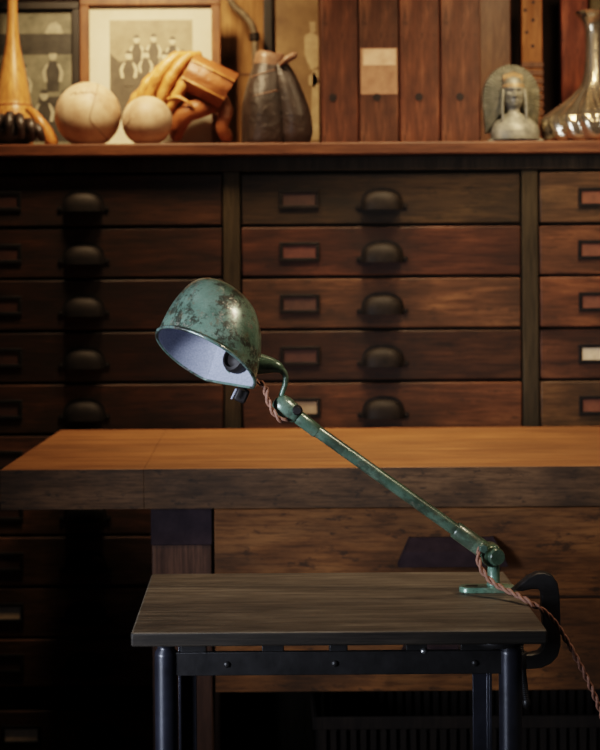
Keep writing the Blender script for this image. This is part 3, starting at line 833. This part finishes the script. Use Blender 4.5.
b2 = BM()   # faint worn lettering scrawl near the top
for seg in (((-.42, .52), (-.36, .60), (-.26, .62), (-.30, .54), (-.20, .58)), ((-.16, .56), (-.10, .64), (-.05, .57), (.02, .63), (.08, .57)), ((.12, .58), (.20, .62), (.28, .56), (.36, .55))):
    pp = []
    for a, b in smooth_path([Vector((a, b, 0)) for a, b in seg], 5) and [(q.x, q.y) for q in smooth_path([Vector((a, b, 0)) for a, b in seg], 5)]:
        v = Vector((a, -math.sqrt(max(0, 1 - a * a - b * b)), b)); pp.append(c + v * r * 1.0005)
    tube(b2, pp, r * .014, 6)
obj('worn_writing', b2, M['seam'], o)
ball('smaller pale stitched leather ball, right of the two on the shelf', 148, 25.2, 3.17, Euler((1.9, .2, .4)))

# tan catcher-style glove
d = 3.27; k = kd(d)
g = thing('baseball_glove', 'tan leather baseball glove leaning behind the smaller ball', 'glove', (U(190, 0, d).x, d, S0))
fingers = [((187, 72), (160, 76), (139, 94), (131, 109), (129, 124), 5.6), ((191, 63), (168, 64), (148, 82), (140, 101), (137, 120), 5.8),
           ((196, 57), (177, 55), (160, 72), (150, 94), (146, 118), 5.8), ((201, 54), (187, 56), (172, 74), (162, 95), (157, 116), 5.6), ((203, 58), (194, 66), (183, 83), (174, 100), (167, 114), 5.4)]
for i, f in enumerate(fingers):
    bm = BM(); dd = d + .012 - i * .010
    P = smooth_path([W(px, py + 2, dd + [0, -.01, -.02, -.012, .0][j]) for j, (px, py) in enumerate(f[:5])], 5)
    tube(bm, P, [q * k * (1 + .10 * math.sin(n_ * 1.9 + i * 2)) for n_, q in enumerate(lerp_list([f[5] * .8, f[5], f[5] * 1.12, f[5], f[5] * .55], 5))], 16)
    obj('finger', bm, M['tan_leather'], g, angle=70)
bm = BM()
# body / palm under the fingers
blob(bm, W(178, 96, d + .02), 42 * k, .045, 27 * k, 30, 18, lambda q: 1 + .07 * mnoise.noise(q * 2.0), rot=Matrix.Rotation(-.55, 3, 'Y').to_3x3())
obj('palm', bm, M['red_leather'], g, angle=80)
# cuff: broad curved band with two welts
bm = BM()
def cuff(u, v, o):
    """u 0..1 along knuckle->opening, v 0..1 across the back of the hand"""
    a = Vector((196, 53)).lerp(Vector((238.5, 74)), u); b = Vector((177, 86)).lerp(Vector((219, 108)), u)
    p = a.lerp(b, v)
    bow = math.sin(PI * v) * .030 - .012 + .012 * math.sin(PI * u)
    return W(p.x, p.y, d - .050 - bow - o)
nu, nv = 10, 14
for o_, fl in ((0.0, 1), (-.012, -1)):
    V = [[bm.verts.new(cuff(i / nu, j / nv, o_ + (.004 if fl > 0 and j in (2, 3, 10, 11) else 0))) for j in range(nv + 1)] for i in range(nu + 1)]
    for i in range(nu):
        for j in range(nv): bm.faces.new((V[i][j], V[i + 1][j], V[i + 1][j + 1], V[i][j + 1]))
    if fl > 0: V0 = V
    else:
        ed = lambda V: [V[i][0] for i in range(nu + 1)] + [V[nu][j] for j in range(1, nv + 1)] + [V[i][nv] for i in range(nu - 1, -1, -1)] + [V[0][j] for j in range(nv - 1, 0, -1)]
        A, B_ = ed(V0), ed(V)
        for i in range(len(A)): bm.faces.new((A[i], A[(i + 1) % len(A)], B_[(i + 1) % len(A)], B_[i]))
obj('cuff', bm, M['red_leather'], g, angle=50, color=None)
for v0 in (.22, .74):
    bm = BM(); tube(bm, [cuff(i / 12, v0 + .0, .004) for i in range(13)], 1.3 * k, 8)
    obj('welt', bm, M['tan_leather'], g)
bm = BM(); P = [W(214, 104, d), W(200, 108, d - .03), W(186, 114, d - .035), W(178, 126, d - .02), W(176, 138, d)]
tube(bm, smooth_path(P, 5), [q * k for q in lerp_list([9, 10, 9.5, 9, 6], 5)], 16)
for v in bm.verts: v.co.z = max(v.co.z, S0)
obj('thumb', bm, M['red_leather'], g, angle=70)
bm = BM(); P = [W(222, 100, d + .02), W(226, 112, d - .01), W(222, 126, d - .015), W(226, 136, d), W(226, 141, d)]
tube(bm, smooth_path(P, 5), [q * k for q in lerp_list([7, 7.5, 6.5, 7, 5], 5)], 14)
for v in bm.verts: v.co.z = max(v.co.z, S0)
obj('heel_strap', bm, M['red_leather'], g, angle=70)
bm = BM(); P = [W(168, 99, d - .045), W(178, 97, d - .06), W(190, 104, d - .062), W(196, 112, d - .05)]
tube(bm, smooth_path(P, 5), 1.6 * k, 8)
obj('lace', bm, M['tan_leather'], g)

# boxing glove
d = 3.24; k = kd(d)
g = thing('boxing_glove', 'dark brown leather boxing glove standing cuff up on the shelf', 'glove', (U(275, 0, d).x, d, S0))
prof = [(264, 20, 149), (265, 23.5, 145), (266, 24, 134), (267, 25, 118), (267, 24, 102), (268, 21, 86), (269, 17.5, 72), (270, 15.5, 64), (270, 15.2, 56)]
bm = BM(); L = []
for c0, hw, py in prof:
    q = U(c0, py, d); ring = []
    for j in range(28):
        th = 2 * PI * j / 28
        w = 1 + .035 * mnoise.noise(Vector((math.cos(th) * 1.5, math.sin(th) * 1.5, py * .06)))
        ring.append(Vector((q.x + hw * k * w * math.cos(th), d + hw * k * 1.05 * w * math.sin(th), max(q.z, S0))))
    L.append(ring)
loft(bm, L)
obj('fist', bm, M['dark_leather'], g, subsurf=1, angle=80)
bm = BM()
P = [W(279, 64, d - .012), W(285, 80, d - .016), W(290, 98, d - .018), W(294, 116, d - .016), W(295, 132, d - .010), W(295, 142, d - .006)]
tube(bm, smooth_path(P, 5), [q * k for q in lerp_list([8, 12, 14.5, 17, 18, 15], 5)], 24)
for v in bm.verts: v.co.z = max(v.co.z, S0)
obj('thumb', bm, M['dark_leather'], g, angle=80)
bm = BM(); L = []
for c0, hw, py in ((270, 15.9, 66), (270.5, 15.4, 60), (271, 14.6, 54.5), (271, 12.6, 53.2), (271, 12.2, 57)):
    q = U(c0, py, d); L.append([Vector((q.x + hw * k * math.cos(2 * PI * j / 28), d + hw * k * 1.05 * math.sin(2 * PI * j / 28), q.z + .004 * math.sin(4 * PI * j / 28))) for j in range(28)])
loft(bm, L, False, True)
obj('cuff', bm, M['cuff_leather'], g, angle=80)
bm = BM(); P = [W(279, 66, d - .04), W(286, 60, d - .042), W(293, 56, d - .04), W(296, 54, d - .036)]
tube(bm, smooth_path(P, 4), [q * k for q in lerp_list([2, 5, 5.5, 2.5], 4)], 12, flat=.7)
obj('cuff_flap', bm, M['cuff_leather'], g, angle=80)
for py in (71, 92):
    bm = BM(); q = [(U(267 + 14 * t, 0, d).x, t) for t in (-1, -.5, 0, .4)]
    hw = 18 if py == 71 else 22.8
    tube(bm, smooth_path([Vector((U(268 + hw * math.sin(a), 0, d).x, d - hw * k * 1.055 * math.cos(a), U(0, py + 3 - 5 * math.sin(a), d).z)) for a in (-1.1, -.7, -.3, .1, .5)], 4), .6 * k, 8)
    obj('seam', bm, M['cuff_leather'], g)

# bent pipe with a collar, foot on the shelf
d = 3.42; k = kd(d)
g = thing('bent_pipe', 'bent grey metal pipe with collar rising behind the boxing glove', 'pipe', (U(256, 0, d).x, d, S0))
bm = BM(); P = [W(214, -22, d), W(226, -8, d), (W(233, 5, d)), W(243, 14, d), W(251, 24, d), W(254.5, 36, d), W(255.5, 60, d), W(256, 100, d), Vector((W(256, 100, d).x, d, S0 + .004))]
tube(bm, smooth_path(P, 6), 3.3 * k, 14)
obj('pipe', bm, M['pull'], g, angle=70, color=(12, 12, 10))
bm = BM(); tube(bm, [W(254.3, 33, d), W(254.4, 34, d), W(254.9, 40, d), W(255, 41, d)], [4 * k, 5 * k, 5 * k, 4 * k], 16)
obj('collar', bm, M['pull'], g)
bm = BM(); lathe(bm, Vector((W(256, 100, d).x, d, S0)), Vector((0, 0, 1)), [(.03, 0), (.03, .006), (.012, .012)], 24)
obj('foot', bm, M['pull'], g)

# bust with feather headdress
d = 3.19; k = kd(d)
g = thing('feathered_bust', 'grey-green cast bust of a person in a broad feather headdress', 'bust', (U(513, 0, d).x, d, S0))
X = U(513, 0, d).x
def bz_(py): return U(0, py + 2.2, d).z
bm = BM()
L = []
for e, z in ((0, S0), (0, S0 + 4 * k), (.0015, S0 + 5 * k)):
    L.append([Vector((X + 3 * k + 28 * k * math.copysign(abs(math.cos(t)) ** .45, math.cos(t)) * (1 - e * 20), d + 13 * k * math.copysign(abs(math.sin(t)) ** .45, math.sin(t)), z)) for t in [2 * PI * i / 40 for i in range(40)]])
loft(bm, L); obj('plinth', bm, M['pewter'], g, angle=50)
# headdress: scalloped halo of feathers, each feather a ridge
bm = BM(); N = 400; rows = []
_OUT = [(-25.5, -36), (-27, -20), (-28, -8), (-28.5, 0)] + [(28.5 * math.cos(PI * (1 - i / 24)), 33 * math.sin(PI * i / 24)) for i in range(1, 24)] + [(28.5, 0), (28, -8), (27, -20), (25.5, -36)]
_LEN = [0.0]
for a_, b_ in zip(_OUT, _OUT[1:]): _LEN.append(_LEN[-1] + math.hypot(b_[0] - a_[0], b_[1] - a_[1]))
def halo(t):   # arch outline (px units about x=513), t 0..1 from left foot over the top to right foot
    q = t * _LEN[-1]
    for i in range(len(_OUT) - 1):
        if q <= _LEN[i + 1] + 1e-9:
            u = (q - _LEN[i]) / (_LEN[i + 1] - _LEN[i])
            return _OUT[i][0] + (_OUT[i + 1][0] - _OUT[i][0]) * u, _OUT[i][1] + (_OUT[i + 1][1] - _OUT[i][1]) * u
def arc(t): return t
for rr, dep in ((1.0, .004), (.99, -.002), (.80, -.007), (.58, -.012), (.36, -.018)):
    row = []
    for i in range(N + 1):
        t = i / N; x, y = halo(t)
        ph = (arc(t) * 46) % 1.0; sc_ = abs(math.sin(PI * ph))
        q = rr * (1 + (.045 * (sc_ - .5) if rr > .7 else 0))
        row.append(Vector((X + x * q * k, d + dep - (.0020 * sc_ if dep < 0 else 0) + .010, bz_(97 - y * q))))
    rows.append(row)
loft(bm, rows, False, False, closed=False)
bb = [bm.verts.new(Vector((p.x, d + .022, p.z))) for p in rows[0]]
fr_ = [v for v in bm.verts][:N + 1]
for i in range(N): bm.faces.new((fr_[i], bb[i], bb[i + 1], fr_[i + 1]))
bm.faces.new(bb)
for v in bm.verts: v.co.z = max(v.co.z, S0 + 4 * k)
obj('headdress', bm, M['pewter'], g, angle=35, color=(.62, .62, .56))
# body, neck, head with a face: one surface
prof = [(24, .72, 141), (24, .72, 136), (24, .7, 131), (22.5, .68, 126), (18.5, .66, 121), (12, .75, 116.5), (6.4, .95, 113), (5.8, 1.0, 110), (7.6, 1.1, 107), (9.0, 1.15, 103.5), (10.0, 1.15, 98), (10.4, 1.12, 93), (10.2, 1.1, 88), (9.4, 1.1, 83), (7.0, 1.1, 79), (3.0, 1.1, 77)]
fine = []
for a, b in zip(prof, prof[1:]):
    for q in range(6): fine.append(tuple(a[i] + (b[i] - a[i]) * q / 6 for i in range(3)))
fine.append(prof[-1])
bm = BM(); L2 = []
G = lambda x, s: math.exp(-(x / s) ** 2)
for hw, dr, py in fine:
    ring = []
    for j in range(64):
        th = 2 * PI * j / 64
        cn = math.cos(th); x, y = hw * cn, hw * dr * math.sin(th)
        if py < 109 and math.sin(th) < 0:
            f = min(1, -math.sin(th) * 1.4)
            nose_w = .12 + .10 * max(0, min(1, (py - 92) / 6))
            y -= 4.2 * G(cn, nose_w) * f * max(0, min(1, (py - 90.5) / 6.5)) * (1 if py < 98.3 else max(0, 1 - (py - 98.3) / 1.2))
            y += 2.6 * (G(cn - .40, .20) + G(cn + .40, .20)) * f * G(py - 92.8, 1.7)
            y -= 1.0 * (G(cn - .40, .10) + G(cn + .40, .10)) * f * G(py - 92.9, .8)
            y -= 1.5 * f * G(py - 89.9, 1.0)
            y -= 1.5 * G(cn, .30) * f * (G(py - 101.2, .7) + G(py - 103.0, .7))
            y += 1.2 * G(cn, .34) * f * G(py - 102.1, .35)
            y -= 1.8 * G(cn, .26) * f * G(py - 106, 1.2)
            y += 1.4 * (G(cn - .68, .16) + G(cn + .68, .16)) * f * G(py - 100.5, 3.0)
        off = -8 if py < 113 else -6
        sh = max(0, min(1, (py - 113) / 5))
        ring.append(Vector((X + x * k + 2.0 * k * sh, d + (y - 8 + 2 * sh) * k, bz_(py))))
    L2.append(ring)
loft(bm, L2)
for v in bm.verts: v.co.z = max(v.co.z, S0 + 4.5 * k)
obj('figure', bm, M['pewter'], g, angle=80)
bm = BM(); n = 40
lp = []
for py, ex in ((88.8, .3), (88.3, .9), (85.4, .9), (84.8, .3)):
    lp.append([Vector((X + (9.8 + ex) * k * math.cos(2 * PI * j / n), d + (-8 + (10.8 + ex) * math.sin(2 * PI * j / n)) * k, bz_(py))) for j in range(n)])
loft(bm, lp, False, False)
obj('headband', bm, M['pewter_warm'], g, angle=50)
bm = BM()
for i in range(9):
    a = -1.0 + 2.0 * i / 8
    tube(bm, [Vector((X + 8.5 * k * math.sin(a), d - 15 * k * math.cos(a), bz_(86))), Vector((X + 9.5 * k * math.sin(a), d - 11 * k * math.cos(a), bz_(79))), Vector((X + 10.5 * k * math.sin(a), d - 5 * k, bz_(72 + 3 * abs(a))))], [1.5 * k, 2.1 * k, .8 * k], 8)
obj('crown_feathers', bm, M['pewter_warm'], g, angle=70)
for s in (-1, 1):
    bm = BM(); tube(bm, [Vector((X + s * 10.5 * k, d - 12 * k, bz_(90))), Vector((X + s * 11.5 * k, d - 14 * k, bz_(100))), Vector((X + s * 11.8 * k, d - 15 * k, bz_(112))), Vector((X + s * 11.5 * k, d - 15.5 * k, bz_(122)))], [1.0 * k, 1.5 * k, 1.5 * k, .9 * k], 10)
    obj('braid', bm, M['pewter'], g, angle=70)

# fluted silver decanter
d = 3.21; k = kd(d)
g = thing('silver_decanter', 'fluted antique silver decanter with long neck and flared mouth', 'decanter', (U(595, 0, d).x, d, S0))
bm = BM()
prof = [(44, 146), (49, 142), (51.5, 134), (52.5, 127), (51, 121), (46, 116.5), (38, 110.5), (29, 104), (21, 97), (15, 90.5), (11.5, 84), (9.4, 74), (8.4, 60), (8.0, 45), (8.2, 34), (9.5, 27), (13, 21), (17.5, 16.5), (18.8, 14.4), (17.8, 14.0), (12.5, 18), (8, 24), (6, 32)]
P2 = []
for (r0, y0), (r1, y1) in zip(prof, prof[1:]):
    for q in range(3): P2.append((r0 + (r1 - r0) * q / 3, y0 + (y1 - y0) * q / 3))
P2.append(prof[-1])
zz = lambda y: max(S0, U(0, y, d).z)
z_lo, z_hi = U(0, 84, d).z, S0
def fl(th, h):
    amt = .085 if h < U(0, 92, d).z else (.02 if h > U(0, 22, d).z else .012)
    return 1 + amt * (abs(math.sin(8 * (th + (h - S0) * 3.0))) - .6)
lathe(bm, Vector((U(595, 0, d).x, d, 0)), Vector((0, 0, 1)), [(r * k, zz(y)) for r, y in P2], 128, fl)
obj('decanter_body', bm, M['silver'], g, angle=50)

# ------------------------------------------------------------------ light
def area(name, loc, target, size, power, color, spread=None, size_y=None):
    l = bpy.data.lights.new(name, 'AREA'); l.energy = power; l.color = color; l.size = size
    if size_y: l.shape = 'RECTANGLE'; l.size_y = size_y
    if spread: l.spread = math.radians(spread)
    o = bpy.data.objects.new(name, l); col.objects.link(o); o.location = loc
    o.rotation_euler = (Vector(target) - Vector(loc)).to_track_quat('-Z', 'Y').to_euler()
    return o
WARM = (1.0, .69, .40)
area('shelf_lamp', (-.30, 2.86, 1.92), (-.25, 3.3, 1.38), .16, 6.4, WARM, 100)
area('shelf_lamp', (.66, 2.55, 1.98), (.56, 3.2, 1.40), .16, 2.7, WARM, 70)
area('bench_lamp', (.35, 2.62, 2.4), (.2, 2.8, .72), .25, 5.4, (1.0, .74, .46), 60)
area('room_lamp', (1.5, 1.3, 2.2), (.85, 3.0, 1.0), .4, 1.3, (1.0, .74, .48), 60)
area('overhead_fill', (1.0, 1.75, 2.0), (.0, 2.0, .72), .22, 2.0, (1.0, .80, .58), 60)  # added warm fill for stand top and right side of the shade
area('window_light', (-1.15, .95, .90), (-.05, 2.0, .84), .38, 5.0, (.78, .86, 1.0), 45, .75)
w = bpy.data.worlds.new('world'); bpy.context.scene.world = w; w.use_nodes = True
w.node_tree.nodes['Background'].inputs[0].default_value = (.5, .55, .7, 1); w.node_tree.nodes['Background'].inputs[1].default_value = .03

# ------------------------------------------------------------------ camera
cam = bpy.data.cameras.new('camera'); co = bpy.data.objects.new('camera', cam); col.objects.link(co)
cam.sensor_fit = 'AUTO'; cam.sensor_width = 36; cam.lens = F / 750 * 36
cam.shift_x = (300 - CX) / 750; cam.shift_y = (CY - 375) / 750
co.matrix_world = Matrix.Translation((0, 0, ZC)) @ Matrix.Rotation(PI / 2, 4, 'X') @ Matrix.Rotation(-ROLL, 4, 'Z')
cam.clip_start = .05
cam.dof.use_dof = True; cam.dof.focus_distance = 1.97; cam.dof.aperture_fstop = 6.3
sc_ = bpy.context.scene
sc_.camera = co
sc_.view_settings.view_transform = 'Filmic'
sc_.view_settings.exposure = -.3
sc_.view_settings.look = 'Medium High Contrast'
